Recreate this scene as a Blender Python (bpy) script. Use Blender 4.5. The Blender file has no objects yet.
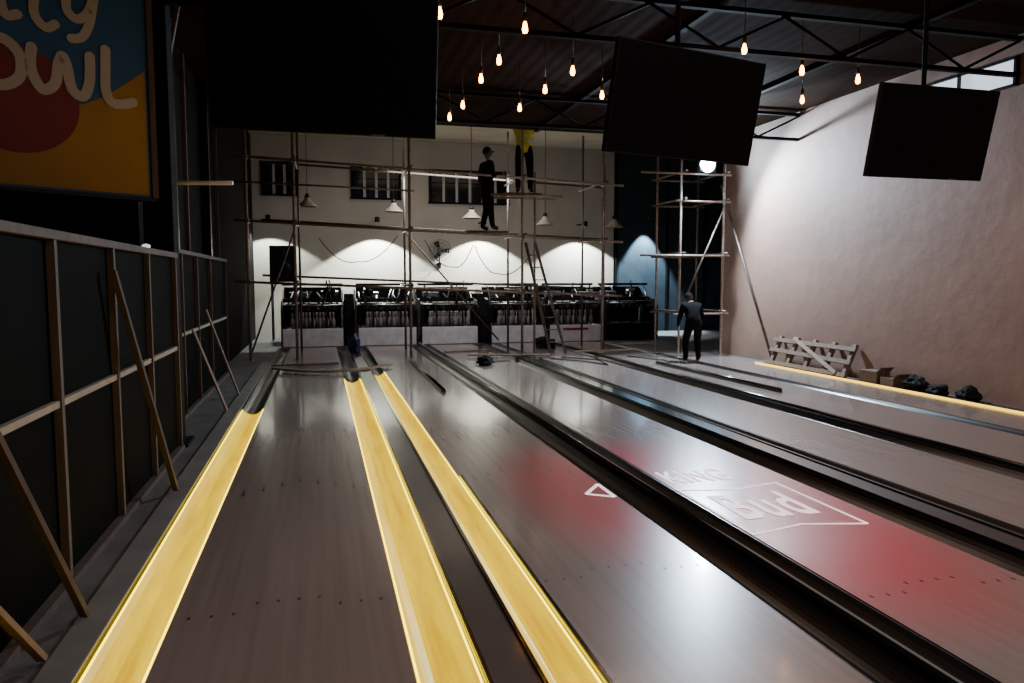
import bpy, bmesh, math, random
from mathutils import Vector, Matrix, Euler
random.seed(7)
S=bpy.context.scene
COL=S.collection

# ------------------------------------------------------------ materials
def mat(name, c1, c2=None, rough=0.5, metal=0.0, scale=(4,4,4), nscale=3.0, detail=4, bump=0.0, bscale=30.0,
        emis=None, estr=0.0, coat=0.0, e2=None, rough2=None, spec=None, crough=.1):
    m=bpy.data.materials.new(name); m.use_nodes=True
    nt=m.node_tree; b=nt.nodes['Principled BSDF']
    b.inputs['Roughness'].default_value=rough; b.inputs['Metallic'].default_value=metal
    b.inputs['Coat Weight'].default_value=coat
    if spec is not None: b.inputs['Specular IOR Level'].default_value=spec
    if coat: b.inputs['Coat Roughness'].default_value=crough
    tc=nt.nodes.new('ShaderNodeTexCoord'); mp=nt.nodes.new('ShaderNodeMapping')
    mp.inputs['Scale'].default_value=scale
    nt.links.new(tc.outputs['Object'],mp.inputs['Vector'])
    nz=nt.nodes.new('ShaderNodeTexNoise'); nz.inputs['Scale'].default_value=nscale; nz.inputs['Detail'].default_value=detail
    nt.links.new(mp.outputs[0],nz.inputs['Vector'])
    if c2 is None: c2=tuple(x*0.75 for x in c1)
    rp=nt.nodes.new('ShaderNodeValToRGB')
    rp.color_ramp.elements[0].position=0.3; rp.color_ramp.elements[1].position=0.7
    rp.color_ramp.elements[0].color=(*c2,1); rp.color_ramp.elements[1].color=(*c1,1)
    nt.links.new(nz.outputs['Fac'],rp.inputs[0]); nt.links.new(rp.outputs[0],b.inputs['Base Color'])
    if rough2 is not None:
        mr=nt.nodes.new('ShaderNodeMapRange'); mr.inputs['To Min'].default_value=rough; mr.inputs['To Max'].default_value=rough2
        mr.inputs['From Min'].default_value=0.3; mr.inputs['From Max'].default_value=0.7
        nt.links.new(nz.outputs['Fac'],mr.inputs['Value']); nt.links.new(mr.outputs[0],b.inputs['Roughness'])
    if emis:
        b.inputs['Emission Strength'].default_value=estr
        if e2:
            r2=nt.nodes.new('ShaderNodeValToRGB')
            r2.color_ramp.elements[0].position=0.3; r2.color_ramp.elements[1].position=0.7
            r2.color_ramp.elements[0].color=(*e2,1); r2.color_ramp.elements[1].color=(*emis,1)
            nt.links.new(nz.outputs['Fac'],r2.inputs[0]); nt.links.new(r2.outputs[0],b.inputs['Emission Color'])
        else: b.inputs['Emission Color'].default_value=(*emis,1)
    if bump>0:
        n2=nt.nodes.new('ShaderNodeTexNoise'); n2.inputs['Scale'].default_value=bscale; n2.inputs['Detail'].default_value=6
        nt.links.new(tc.outputs['Object'],n2.inputs['Vector'])
        bp=nt.nodes.new('ShaderNodeBump'); bp.inputs['Strength'].default_value=bump; bp.inputs['Distance'].default_value=0.03
        nt.links.new(n2.outputs['Fac'],bp.inputs['Height']); nt.links.new(bp.outputs[0],b.inputs['Normal'])
    return m

M={}
M['lane']=mat('lane_synthetic',(.29,.225,.20),(.235,.18,.158),rough=.27,scale=(9,.25,1),nscale=2.2,detail=5,coat=.5,crough=.09)
M['floor']=mat('concrete',(.15,.14,.13),(.09,.085,.08),rough=.7,scale=(1,1,1),bump=.2,bscale=12)
M['curb']=mat('grey_curb',(.24,.22,.20),(.16,.15,.14),rough=.6,scale=(1,1,1))
M['wallR']=mat('plaster_pink',(.36,.22,.165),(.28,.168,.126),rough=.7,scale=(1,1,1),nscale=.9,detail=10,bump=.3,bscale=4)
M['wallB']=mat('plaster_white',(.50,.465,.40),(.42,.39,.335),rough=.8,scale=(1,1,1),nscale=1.2,bump=.15,bscale=8)
M['dark']=mat('dark_wall',(.010,.009,.010),(.006,.006,.006),rough=.9,scale=(1,1,1),spec=.05)
M['grey_dark']=mat('dark_grey_wall',(.013,.012,.012),(.008,.007,.007),rough=.9,scale=(1,1,1),spec=.05)
M['ceilB']=mat('rear_ceiling',(.46,.37,.28),(.36,.29,.22),rough=.8,scale=(.3,4,1))
M['navy']=mat('navy_panel',(.030,.040,.050),(.020,.029,.037),rough=.8,scale=(1,1,1),spec=.2)
M['blackmetal']=mat('black_metal',(.02,.02,.021),(.012,.012,.013),rough=.35,metal=.6)
M['trussblack']=mat('truss_black',(.006,.005,.005),(.004,.004,.004),rough=.8,spec=.1)
M['blackgloss']=mat('black_gloss',(.018,.016,.017),(.010,.009,.010),rough=.18,coat=.5,scale=(2,.3,2))
M['guttergrey']=mat('dark_gutter',(.022,.019,.019),(.012,.011,.011),rough=.3,scale=(3,.3,3),spec=.35)
M['cap']=mat('cap_dark',(.060,.050,.052),(.040,.034,.036),rough=.3,scale=(3,.3,3),coat=.3)
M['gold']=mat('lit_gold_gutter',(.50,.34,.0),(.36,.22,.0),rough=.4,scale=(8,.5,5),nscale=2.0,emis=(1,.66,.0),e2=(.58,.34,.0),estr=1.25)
M['led']=mat('led_warm',(1,.8,.1),rough=.4,emis=(1,.74,.0),estr=6)
M['ledw']=mat('led_wall',(1,.7,.2),rough=.4,emis=(1,.60,.0),estr=3.0)
M['wood']=mat('raw_timber',(.24,.16,.11),(.155,.10,.07),rough=.7,scale=(6,6,1),bump=.1)
M['wooddk']=mat('brown_timber',(.11,.072,.056),(.065,.043,.034),rough=.75,scale=(6,6,1))
M['woodlt']=mat('pale_timber',(.36,.285,.22),(.27,.21,.16),rough=.7,scale=(3,3,3))
M['panel']=mat('black_board',(.003,.003,.003),(.0015,.0015,.0015),rough=.75,scale=(1,1,1),spec=.03)
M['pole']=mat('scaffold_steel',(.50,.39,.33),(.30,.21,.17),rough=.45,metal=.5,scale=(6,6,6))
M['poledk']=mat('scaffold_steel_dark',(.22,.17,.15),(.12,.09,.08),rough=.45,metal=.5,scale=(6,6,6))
M['white']=mat('white_panel',(.82,.80,.84),(.60,.58,.62),rough=.5,scale=(2,2,2))
M['pinw']=mat('pin_white',(.28,.27,.26),(.22,.21,.20),rough=.3)
M['red']=mat('red_paint',(.25,.02,.02),(.2,.015,.015),rough=.5)
M['steel']=mat('machine_steel',(.28,.29,.31),(.13,.13,.14),rough=.35,metal=.8)
M['screen']=mat('tv_screen',(.004,.004,.005),(.003,.003,.003),rough=.3,spec=.2)
M['tvcase']=mat('tv_case',(.006,.006,.006),(.004,.004,.004),rough=.6,spec=.2)
M['cord']=mat('black_cord',(.01,.01,.01),rough=.5)
M['bulb']=mat('bulb_glow',(1,.7,.4),rough=.3,emis=(1,.33,.025),estr=32)
M['brass']=mat('brass_socket',(.25,.15,.06),(.2,.12,.05),rough=.35,metal=.9)
M['shade']=mat('enamel_shade',(.40,.32,.25),(.34,.27,.21),rough=.35)
M['glassdk']=mat('dark_glass',(.012,.014,.018),(.008,.009,.012),rough=.1)
M['framew']=mat('window_frame',(.42,.39,.35),(.36,.33,.30),rough=.5)
M['flood']=mat('flood_glow',(1,1,1),rough=.3,emis=(.50,.76,1),estr=600)
M['daylight']=mat('daylight_glass',(.8,.9,1),rough=.3,emis=(.75,.85,1),estr=1.1)
M['skin']=mat('skin_brown',(.12,.065,.04),(.10,.05,.03),rough=.6)
M['clothdk']=mat('dark_cloth',(.009,.009,.011),(.005,.005,.006),rough=.95,spec=.1)
M['clothbr']=mat('brown_cloth',(.06,.04,.03),(.04,.025,.02),rough=.9)
M['hivis']=mat('hi_vis_yellow',(.75,.68,.04),(.65,.58,.03),rough=.7)
M['silver']=mat('reflective_tape',(.7,.7,.7),(.6,.6,.6),rough=.3)
M['boot']=mat('boot_black',(.02,.018,.016),rough=.5)
M['blue']=mat('blue_plastic',(.04,.05,.24),(.03,.035,.16),rough=.45)
M['card']=mat('cardboard',(.17,.11,.075),(.12,.078,.05),rough=.85)
M['rubble']=mat('black_sack',(.014,.013,.013),(.007,.007,.007),rough=.8,bump=.6,bscale=14,spec=.2)
M['signblue']=mat('sign_blue',(.020,.12,.29),(.016,.10,.25),rough=.6,scale=(1,1,1))
M['signyel']=mat('sign_yellow',(.46,.235,.010),(.40,.20,.008),rough=.6,scale=(1,1,1))
M['signred']=mat('sign_red',(.22,.014,.008),(.19,.012,.006),rough=.6,scale=(1,1,1))
M['signwhite']=mat('sign_white',(.60,.54,.46),(.54,.49,.41),rough=.6,scale=(1,1,1))
M['print']=mat('lane_logo_glow',(.95,.80,.78),(.85,.68,.66),rough=.5,scale=(3,3,3),emis=(1,.80,.79),estr=.95)  # projected logo light, put in as self-glowing white faces
M['mark']=mat('lane_mark_dark',(.035,.025,.02),rough=.5,spec=.2)
def ribbed():
    m=mat('ribbed_ceiling',(.026,.012,.006),(.013,.006,.003),rough=.9,metal=0,scale=(.5,.5,.5),nscale=2,spec=.02)
    nt=m.node_tree; b=nt.nodes['Principled BSDF']
    tc=nt.nodes.new('ShaderNodeTexCoord'); w=nt.nodes.new('ShaderNodeTexWave'); w.inputs['Scale'].default_value=1.6
    w.bands_direction='X'; w.inputs['Distortion'].default_value=.3
    nt.links.new(tc.outputs['Object'],w.inputs['Vector'])
    bp=nt.nodes.new('ShaderNodeBump'); bp.inputs['Strength'].default_value=.12; bp.inputs['Distance'].default_value=.03
    nt.links.new(w.outputs['Fac'],bp.inputs['Height']); nt.links.new(bp.outputs[0],b.inputs['Normal'])
    return m
M['ceil']=ribbed()
def lane_red(name, cx, cy, rx, ry, amt, fm=.55):  # soft red glow mixed into the lane base colour
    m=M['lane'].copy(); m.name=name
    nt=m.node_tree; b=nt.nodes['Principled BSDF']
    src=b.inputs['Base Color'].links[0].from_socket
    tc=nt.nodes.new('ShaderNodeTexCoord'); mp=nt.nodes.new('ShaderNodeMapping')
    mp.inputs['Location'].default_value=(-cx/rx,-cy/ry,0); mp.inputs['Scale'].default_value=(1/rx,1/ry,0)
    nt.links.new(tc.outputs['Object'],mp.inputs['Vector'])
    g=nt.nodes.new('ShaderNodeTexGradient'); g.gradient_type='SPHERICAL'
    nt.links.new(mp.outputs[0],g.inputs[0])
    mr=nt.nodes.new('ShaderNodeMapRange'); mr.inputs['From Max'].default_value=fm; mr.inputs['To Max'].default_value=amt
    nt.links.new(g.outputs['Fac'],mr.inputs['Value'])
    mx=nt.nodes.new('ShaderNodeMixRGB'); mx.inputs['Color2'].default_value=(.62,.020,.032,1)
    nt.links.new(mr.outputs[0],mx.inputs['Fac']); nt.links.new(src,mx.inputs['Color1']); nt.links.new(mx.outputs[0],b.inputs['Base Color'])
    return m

# ------------------------------------------------------------ mesh builder
class MB:
    def __init__(s): s.bm=bmesh.new(); s.m=[]
    def mi(s,k):
        m=M[k] if isinstance(k,str) else k
        if m not in s.m: s.m.append(m)
        return s.m.index(m)
    def _set(s,faces,k,sm=False):
        i=s.mi(k)
        for f in faces: f.material_index=i; f.smooth=sm
    def box(s,lo,hi,k,bevel=0,rot=None,piv=None):
        c=[(lo[i]+hi[i])/2 for i in range(3)]; d=[abs(hi[i]-lo[i]) for i in range(3)]
        r=bmesh.ops.create_cube(s.bm,size=1)
        vs=r['verts']
        for v in vs: v.co=Vector((v.co.x*d[0]+c[0],v.co.y*d[1]+c[1],v.co.z*d[2]+c[2]))
        if bevel>0:
            es=list({e for v in vs for e in v.link_edges})
            rb=bmesh.ops.bevel(s.bm,geom=es,offset=bevel,segments=2,affect='EDGES',profile=.5)
            vs=list({v for f in rb['faces'] for v in f.verts})
            fs=list({f for v in vs for f in v.link_faces})
        else: fs=list({f for v in vs for f in v.link_faces})
        if rot is not None:
            p=Vector(piv if piv else c)
            for v in {v for f in fs for v in f.verts}: v.co=rot@(v.co-p)+p
        s._set(fs,k)
        return fs
    def beam(s,p0,p1,w,h,k):
        p0=Vector(p0);p1=Vector(p1);d=p1-p0;L=d.length
        q=d.to_track_quat('Y','Z').to_matrix(); c=(p0+p1)/2
        r=bmesh.ops.create_cube(s.bm,size=1)
        for v in r['verts']: v.co=q@Vector((v.co.x*w,v.co.y*L,v.co.z*h))+c
        s._set({f for v in r['verts'] for f in v.link_faces},k)
    def ring(s,c,q,r,n):
        return [s.bm.verts.new(c+q@Vector((r*math.cos(2*math.pi*i/n),r*math.sin(2*math.pi*i/n),0))) for i in range(n)]
    def path(s,pts,r,k,n=8,radii=None,closed=False):
        pts=[Vector(p) for p in pts]; rs=[]
        for i,p in enumerate(pts):
            if closed: d=pts[(i+1)%len(pts)]-pts[i-1]
            else: d=pts[min(i+1,len(pts)-1)]-pts[max(i-1,0)]
            q=d.to_track_quat('Z','Y').to_matrix()
            rs.append(s.ring(p,q,radii[i] if radii else r,n))
        fs=[]
        m=len(rs) if closed else len(rs)-1
        for j in range(m):
            a=rs[j];b=rs[(j+1)%len(rs)]
            for i in range(n): fs.append(s.bm.faces.new((a[i],a[(i+1)%n],b[(i+1)%n],b[i])))
        s._set(fs,k,True)
        if not closed:
            s._set([s.bm.faces.new(rs[0][::-1]),s.bm.faces.new(rs[-1])],k)
    def tube(s,a,b,r,k,r1=None,n=10): s.path([a,b],r,k,n,radii=[r,r1 if r1 is not None else r])
    def lathe(s,prof,c,k,n=16,rot=None,cap=True):
        c=Vector(c); rs=[]
        R=rot if rot is not None else Matrix.Identity(3)
        for r,z in prof:
            rs.append([s.bm.verts.new(c+R@Vector((max(r,.0004)*math.cos(2*math.pi*i/n),max(r,.0004)*math.sin(2*math.pi*i/n),z))) for i in range(n)])
        fs=[]
        for a,b in zip(rs,rs[1:]):
            for i in range(n): fs.append(s.bm.faces.new((a[i],a[(i+1)%n],b[(i+1)%n],b[i])))
        if cap: fs+= [s.bm.faces.new(rs[0][::-1]),s.bm.faces.new(rs[-1])]
        s._set(fs,k,True)
    def prism(s,pts,d,k):
        d=Vector(d); a=[s.bm.verts.new(Vector(p)) for p in pts]; b=[s.bm.verts.new(Vector(p)+d) for p in pts]
        n=len(pts); fs=[s.bm.faces.new(a[::-1]),s.bm.faces.new(b)]
        for i in range(n): fs.append(s.bm.faces.new((a[i],a[(i+1)%n],b[(i+1)%n],b[i])))
        s._set(fs,k)
    def face(s,pts,k): s._set([s.bm.faces.new([s.bm.verts.new(Vector(p)) for p in pts])],k)
    def done(s,name,parent=None,loc=(0,0,0),rot=None,**kw):
        bmesh.ops.recalc_face_normals(s.bm,faces=s.bm.faces)
        me=bpy.data.meshes.new(name); s.bm.to_mesh(me); s.bm.free()
        for m in s.m: me.materials.append(m)
        o=bpy.data.objects.new(name,me); COL.objects.link(o); o.location=loc
        if rot: o.rotation_euler=rot
        if parent: o.parent=parent
        for k,v in kw.items(): o[k]=v
        return o
def thing(name,loc,label,category,group=None,rot=None):
    e=bpy.data.objects.new(name,None); e.empty_display_size=.1; COL.objects.link(e); e.location=loc
    if rot: e.rotation_euler=rot
    e['label']=label; e['category']=category
    if group: e['group']=group
    return e
def struct(o): o['kind']='structure'; return o

# ------------------------------------------------------------ room shell
b=MB()
b.box((-3.8,-4,-.35),(12.9,21.7,-.15),'floor')
b.box((-3.6,-4,-.15),(-.99,21.5,0),'floor')
b.box((-.99,-4,-.15),(8.5,1.5,0),'floor')
b.box((-.99,18.2,-.15),(12.7,21.5,0),'floor')
b.box((8.12,1.5,-.15),(8.5,14.6,0.0),'floor')
b.box((7.24,14.6,-.15),(12.7,18.2,0),'floor')
struct(b.done('floor'))
b=MB(); b.box((7.24,1.5,-.15),(8.12,14.6,0),'lane'); struct(b.done('trim_1'))
b=MB(); b.box((-1.14,1.5,0),(-.985,15,.015),'curb',bevel=.004); struct(b.done('trim_2'))
b=MB(); b.box((8.5,-4,-.15),(8.7,14.6,4.65),'wallR'); struct(b.done('wall_right'))
b=MB(); b.box((8.7,14.4,-.15),(12.7,14.6,5.55),'dark'); struct(b.done('wall_return'))
b=MB(); b.box((12.7,14.4,-.15),(12.9,21.7,5.55),'navy'); struct(b.done('wall_recess'))
b=MB(); b.box((-3.8,21.5,-.15),(12.7,21.7,5.55),'wallB'); struct(b.done('wall_back'))
b=MB(); b.box((-3.8,-4,-.15),(-3.6,21.5,5.55),'dark'); struct(b.done('wall_left'))
b=MB(); b.box((-3.6,-4.2,-.15),(8.7,-4,4.65),'dark'); struct(b.done('wall_front'))
b=MB(); b.box((-1.95,8.2,0),(-1.75,21.5,5.5),'grey_dark'); struct(b.done('wall_inner'))
b=MB(); b.box((-3.6,-4,4.65),(8.7,14.8,4.75),'ceil'); b.box((8.7,14.6,4.65),(12.7,14.8,4.75),'ceil'); b.box((-3.6,14.7,4.75),(12.7,14.8,5.6),'dark'); struct(b.done('ceiling'))
b=MB(); b.box((-3.6,14.8,5.55),(12.7,21.5,5.65),'ceilB'); b.box((.1,19.6,5.53),(1.0,19.9,5.56),'dark'); struct(b.done('ceiling'))
b=MB(); b.box((8.8,21.38,0),(12.7,21.5,5.5),'navy'); 
for x in (8.8,10.5,11.8): b.box((x,21.34,0),(x+.06,21.5,5.5),'dark')
struct(b.done('trim_3'))
def window(n,x0,x1,z0,z1,panes):
    b=MB(); b.box((x0,21.44,z0),(x1,21.5,z1),'glassdk')
    t=.05
    b.box((x0-t,21.41,z0-t),(x1+t,21.5,z0),'dark'); b.box((x0-t,21.41,z1),(x1+t,21.5,z1+t),'dark')
    for i in range(panes+1):
        x=x0+(x1-x0)*i/panes
        b.box((x-.035,21.41,z0),(x+.035,21.5,z1),'framew' if 0<i<panes else 'dark')
    zm=z0+(z1-z0)*.62
    b.box((x0,21.42,zm-.012),(x1,21.46,zm+.012),'dark')
    struct(b.done('window_%d'%n))
window(1,-1.45,-.60,3.95,4.78,3)
window(2,.93,2.25,3.92,4.75,4)
window(3,3.12,5.42,3.85,4.72,6)
b=MB(); b.box((8.47,7.6,4.05),(8.5,9.3,4.35),'daylight')
for y in (7.6,8.45,9.3): b.box((8.44,y-.02,4.03),(8.5,y+.02,4.37),'blackmetal')
b.box((8.44,7.58,4.35),(8.5,9.32,4.38),'blackmetal'); b.box((8.44,7.58,4.02),(8.5,9.32,4.05),'blackmetal')
struct(b.done('window_4'))

# ------------------------------------------------------------ lanes
Y0,Y1=1.5,18.2
lanes=[(-.71,.34),(1.06,2.10),(2.60,3.65),(4.37,5.42),(5.92,6.97)]
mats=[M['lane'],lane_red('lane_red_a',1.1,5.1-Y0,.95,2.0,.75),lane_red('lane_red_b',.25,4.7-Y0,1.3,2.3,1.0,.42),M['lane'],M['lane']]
laneobs=[]
lab=['glossy brown bowling lane between glowing gutters','glossy lane with soft red glow painted into its colour','glossy lane with red and white beer logo','dusty glossy synthetic bowling lane','dusty glossy synthetic bowling lane']
for i,(a,c) in enumerate(lanes):
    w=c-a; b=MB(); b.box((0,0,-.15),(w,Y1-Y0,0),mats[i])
    if i<3:
        for j in range(10):
            x=w*(j+.75)/10.5; y=2.16+(.1 if j in (3,4,5,6) else 0)
            if i==2: y-=.6
            b.box((x-.006,y-.012,.0),(x+.006,y+.012,.0012),'mark')
    if i<2:
        for j in range(-3,4):
            x=w/2+j*.135; y=4.6-abs(j)*.10
            b.face([(x-.012,y-.09,.0012),(x+.012,y-.09,.0012),(x,y+.09,.0012)],'mark')
    o=b.done('bowling_lane',loc=(a,Y0,0)); o['label']=lab[i]; o['category']='bowling lane'; o['group']='row of bowling lanes'
    laneobs.append(o)
def textmesh(txt,size,offset=0,shear=0,extrude=.0):
    cu=bpy.data.curves.new('t','FONT'); cu.body=txt; cu.size=size; cu.offset=offset; cu.shear=shear; cu.extrude=extrude
    cu.align_x='CENTER'; cu.align_y='CENTER'; cu.space_character=1.12
    ob=bpy.data.objects.new('t',cu); COL.objects.link(ob)
    dg=bpy.context.evaluated_depsgraph_get()
    me=bpy.data.meshes.new_from_object(ob.evaluated_get(dg)); bpy.data.objects.remove(ob); return me
def addtext(txt,size,mat_,parent,loc,rot,sc=(1,1,1),name='lettering',**kw):
    me=textmesh(txt,size,**kw); me.materials.clear(); me.materials.append(M[mat_])
    o=bpy.data.objects.new(name,me); COL.objects.link(o); o.parent=parent; o.location=loc; o.rotation_euler=rot; o.scale=sc; return o
L3=laneobs[2]
addtext('Bud',.36,'print',L3,(.42,3.03,.004),(0,0,0),sc=(1.0,2.1,1),shear=.0,offset=.006,name='glow_lettering')
addtext('KING',.22,'print',L3,(.33,3.86,.004),(0,0,0),sc=(1,2.2,1),offset=.004,name='glow_lettering')
def outline(parent,pts,w):
    b=MB(); n=len(pts)
    for i in range(n):
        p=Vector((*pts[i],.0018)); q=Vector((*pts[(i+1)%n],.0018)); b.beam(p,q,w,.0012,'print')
    b.done('glow_emblem',parent=parent)
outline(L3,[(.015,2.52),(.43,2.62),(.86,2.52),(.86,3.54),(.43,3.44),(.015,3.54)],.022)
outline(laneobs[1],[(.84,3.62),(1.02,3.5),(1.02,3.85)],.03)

# ------------------------------------------------------------ gutters
def gutter(x0,x1,ylit,label):
    w=x1-x0; e=thing('lane_gutter',(x0,Y0,0),label,'gutter','bowling lane gutters')
    def seg(y0,y1,k,nm):
        b=MB(); n=10
        pts=[(0,-.005)]+[( .012+(w-.024)*i/n, -.005-.062*math.sin(math.pi*i/n)**.8) for i in range(n+1)]+[(w,-.005),(w,-.149),(0,-.149)]
        b.prism([(x,y0,z) for x,z in pts],(0,y1-y0,0),k); b.done(nm,parent=e)
    if ylit>Y0:
        seg(0,ylit-Y0,'gold','lit_channel'); 
        if ylit<Y1: seg(ylit-Y0,Y1-Y0,'guttergrey','channel')
        for x in (.006,w-.006):
            b=MB(); b.box((x-.004,0,-.006),(x+.004,ylit-Y0,.0),'led'); b.done('led_strip',parent=e)
    else: seg(0,Y1-Y0,'guttergrey','channel')
    return e
gutter(-.97,-.713,9.6,'gutter glowing warm yellow beside a grey curb')
gutter(.343,.60,12.2,'gutter glowing warm yellow along a brown lane')
gutter(.83,1.057,13.0,'gutter glowing warm yellow beside a dark cap')
for x0,x1 in ((2.103,2.335),(2.365,2.597),(3.653,3.89),(4.13,4.367),(5.423,5.655),(5.685,5.917),(6.973,7.235)):
    gutter(x0,x1,0,'dark unlit bowling lane gutter')
def cap(x0,x1,y0,y1,label,k='cap'):
    w=x1-x0; b=MB(); b.box((0,0,-.149),(w,y1-y0,.035),k,bevel=.012)
    b.box((.0,0,.035),(.018,y1-y0,.045),'blackgloss'); b.box((w-.018,0,.035),(w,y1-y0,.045),'blackgloss')
    o=b.done('lane_divider',loc=(x0,y0,0)); o['label']=label; o['category']='lane divider'; o['group']='dividers between lanes'
cap(.603,.827,Y0,Y1,'flat dark divider board between two glowing gutters')
cap(3.893,4.127,Y0,Y1,'flat black ball return cover between gutters','blackgloss')
for x in (2.35,5.67):
    b=MB(); b.box((-.013,0,-.149),(.013,Y1-Y0,.03),'blackgloss')
    b.path([(0,0,.045),(0,Y1-Y0,.045)],.022,'blackgloss',n=10)
    o=b.done('lane_divider',loc=(x,Y0,0)); o['label']='round black divider rail between paired gutters'; o['category']='lane divider'; o['group']='dividers between lanes'
def rail(p,q,label,k='blackgloss',r=.025):
    p=Vector(p);q=Vector(q); b=MB(); b.beam((0,0,0),q-p,.07,.035,k); b.path([Vector((0,0,.02)),q-p+Vector((0,0,.02))],r,k)
    o=b.done('loose_rail',loc=p); o['label']=label; o['category']='rail'
rail((1.70,14.6,.019),(1.68,10.4,.019),'loose black rail lying on a lane')
rail((6.2,12.9,.019),(6.35,9.2,.019),'loose black rail lying on a lane')
b=MB(); b.box((-.012,0,0),(.012,4.2,.03),'blackgloss',bevel=.004)
o=b.done('loose_rail',loc=(1.072,1.6,.001)); o['label']='thin black rail edging a glowing gutter'; o['category']='rail'

e=thing('led_strip',(8.12,3,0),'warm glowing strip along the base of a plaster wall','light strip')
b=MB(); b.box((-.006,0,.0),(.012,9.6,.022),'ledw'); b.done('diffuser',parent=e)
b=MB(); b.box((.012,0,.0),(.05,9.6,.022),'wood'); b.done('backing_board',parent=e)

# ------------------------------------------------------------ partition frames
def frame_wall(y0,y1,x,ztop,studs,label):
    e=thing('partition_frame',(x,y0,0),label,'partition')
    b=MB(); b.box((-.06,0,.0),(-.03,y1-y0,ztop-.02),'panel'); b.done('black_board',parent=e)
    b=MB(); b.box((-.03,0,ztop-.045),(.02,y1-y0,ztop),'wooddk'); b.done('top_rail',parent=e)
    b=MB(); b.box((-.03,0,.0),(.02,y1-y0,.04),'wooddk'); b.done('bottom_rail',parent=e)
    for s in studs:
        b=MB(); b.box((-.03,s-y0-.02,.04),(.01,s-y0+.02,ztop-.045),'wooddk'); b.done('stud',parent=e)
    ss=[y0]+list(studs)
    for a,c in zip(ss,ss[1:]):
        if c-a>.2:
            b=MB(); b.box((-.03,a-y0+.02,.95),(.0,c-y0-.02,.985),'woodlt'); b.done('cross_rail',parent=e)
    return e
frame_wall(1.0,7.5,-1.3,1.85,[2.0,3.1,4.22,5.32,6.35,7.45],'black boarded partition with brown timber studs')
frame_wall(8.25,13.5,-1.55,1.95,[8.3,9.3,10.4,11.6,13.4],'black boarded partition with pale timber studs')
def prop(p,q,w,k,label):
    p=Vector(p); b=MB(); b.beam((0,0,0),Vector(q)-p,w,w*.6,k); o=b.done('timber_prop',loc=p); o['label']=label; o['category']='timber'
prop((-1.08,5.9,.03),(-1.26,5.15,1.66),.04,'wooddk','brown timber prop leaning against black partition')
prop((-1.10,3.75,.03),(-1.26,3.3,1.0),.04,'wooddk','brown timber prop leaning against black partition')
prop((-1.15,3.35,.03),(-1.25,2.9,.6),.04,'wood','short timber offcut leaning on partition')
prop((-1.12,9.4,.03),(-1.5,9.6,1.0),.035,'wood','timber offcut leaning against partition')
prop((-1.1,10.6,.03),(-1.5,10.7,1.2),.035,'wood','timber leaning against partition')
prop((-1.62,7.95,2.55),(-1.2,7.95,4.6),.06,'wooddk','slanting brown timber brace on black column')
b=MB(); b.box((-.13,-.13,0),(.13,.13,4.65),'trussblack',bevel=.01); b.box((-.2,-.2,0),(.2,.2,.03),'blackmetal')
b.box((.06,-.14,.05),(.1,-.13,4.6),'grey_dark')
o=b.done('steel_column',loc=(-1.46,7.75,0)); o['label']='tall black steel column beside partition'; o['category']='column'
for yy in (9.6,12.4):
    b=MB(); b.box((-.06,-.06,0),(.06,.06,4.65),'blackmetal'); b.box((-.1,-.1,0),(.1,.1,.02),'blackmetal'); o=b.done('steel_column',loc=(-1.68,yy,0)); o['label']='slim black steel column against dark wall'; o['category']='column'
for yy in (10.9,14.0):
    b=MB(); b.box((0,-.03,0),(.05,.03,4.6),'wooddk'); b.box((0,-.06,0),(.06,.06,.03),'wooddk'); o=b.done('timber_post',loc=(-1.749,yy,0)); o['label']='brown timber post standing against dark wall'; o['category']='post'
b=MB(); b.tube((0,0,0),(.88,-.2,0),.022,'white'); b.lathe([(.05,0),(.05,.02)],(0,0,0),'steel',rot=Matrix.Rotation(math.pi/2,3,'Y')); o=b.done('pipe',loc=(-1.75,8.6,2.62)); o['label']='short white pipe fixed across dark wall'; o['category']='pipe'
b=MB(); b.lathe([(.0,0),(.03,0),(.03,.02),(.0,.03)],(0,0,0),'daylight'); o=b.done('wall_light',loc=(-1.3,6.3,1.851)); o['label']='tiny white light on top of partition'; o['category']='light'

# ------------------------------------------------------------ sign
ang=math.radians(35)
sg=thing('wall_sign',(-1.385,7.0,2.30),'blue, yellow and red bowling sign with rounded cream lettering','sign',rot=(0,0,ang))
W,H=1.95,2.2
b=MB(); b.box((-W,0,0),(0,.06,H),'signblue'); b.done('board',parent=sg)
pts=[(-W,-.004,.02),(-.02,-.004,.02),(-.02,-.004,1.06)]
for i in range(1,17):
    t=i/16; x=-.02-(W-.02)*t; z=1.06-.42*math.sin(min(t*2.6,1)*math.pi/2)+.95*max(0,t-.42)
    pts.append((x,-.004,z))
b=MB(); b.prism(pts,(0,.003,0),'signyel'); b.done('yellow_field',parent=sg)
pts=[(-.98+.44*math.cos(a),-.008,.66+.40*math.sin(a)) for a in [2*math.pi*i/40 for i in range(40)]]
b=MB(); b.prism(pts,(0,.003,0),'signred'); b.done('red_disc',parent=sg)
LZ=0
def catmull(P,closed=False,n=8):
    P=[Vector((*p,0)) for p in P]; out=[]; m=len(P)
    rng=range(m if closed else m-1)
    for i in rng:
        g=lambda j: P[j%m] if closed else P[max(0,min(m-1,j))]
        a,b_,c,d=g(i-1),g(i),g(i+1),g(i+2)
        for s in range(n):
            t=s/n; out.append(.5*((2*b_)+(c-a)*t+(2*a-5*b_+4*c-d)*t*t+(3*b_-a-3*c+d)*t**3))
    if not closed: out.append(P[-1])
    return out
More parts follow.
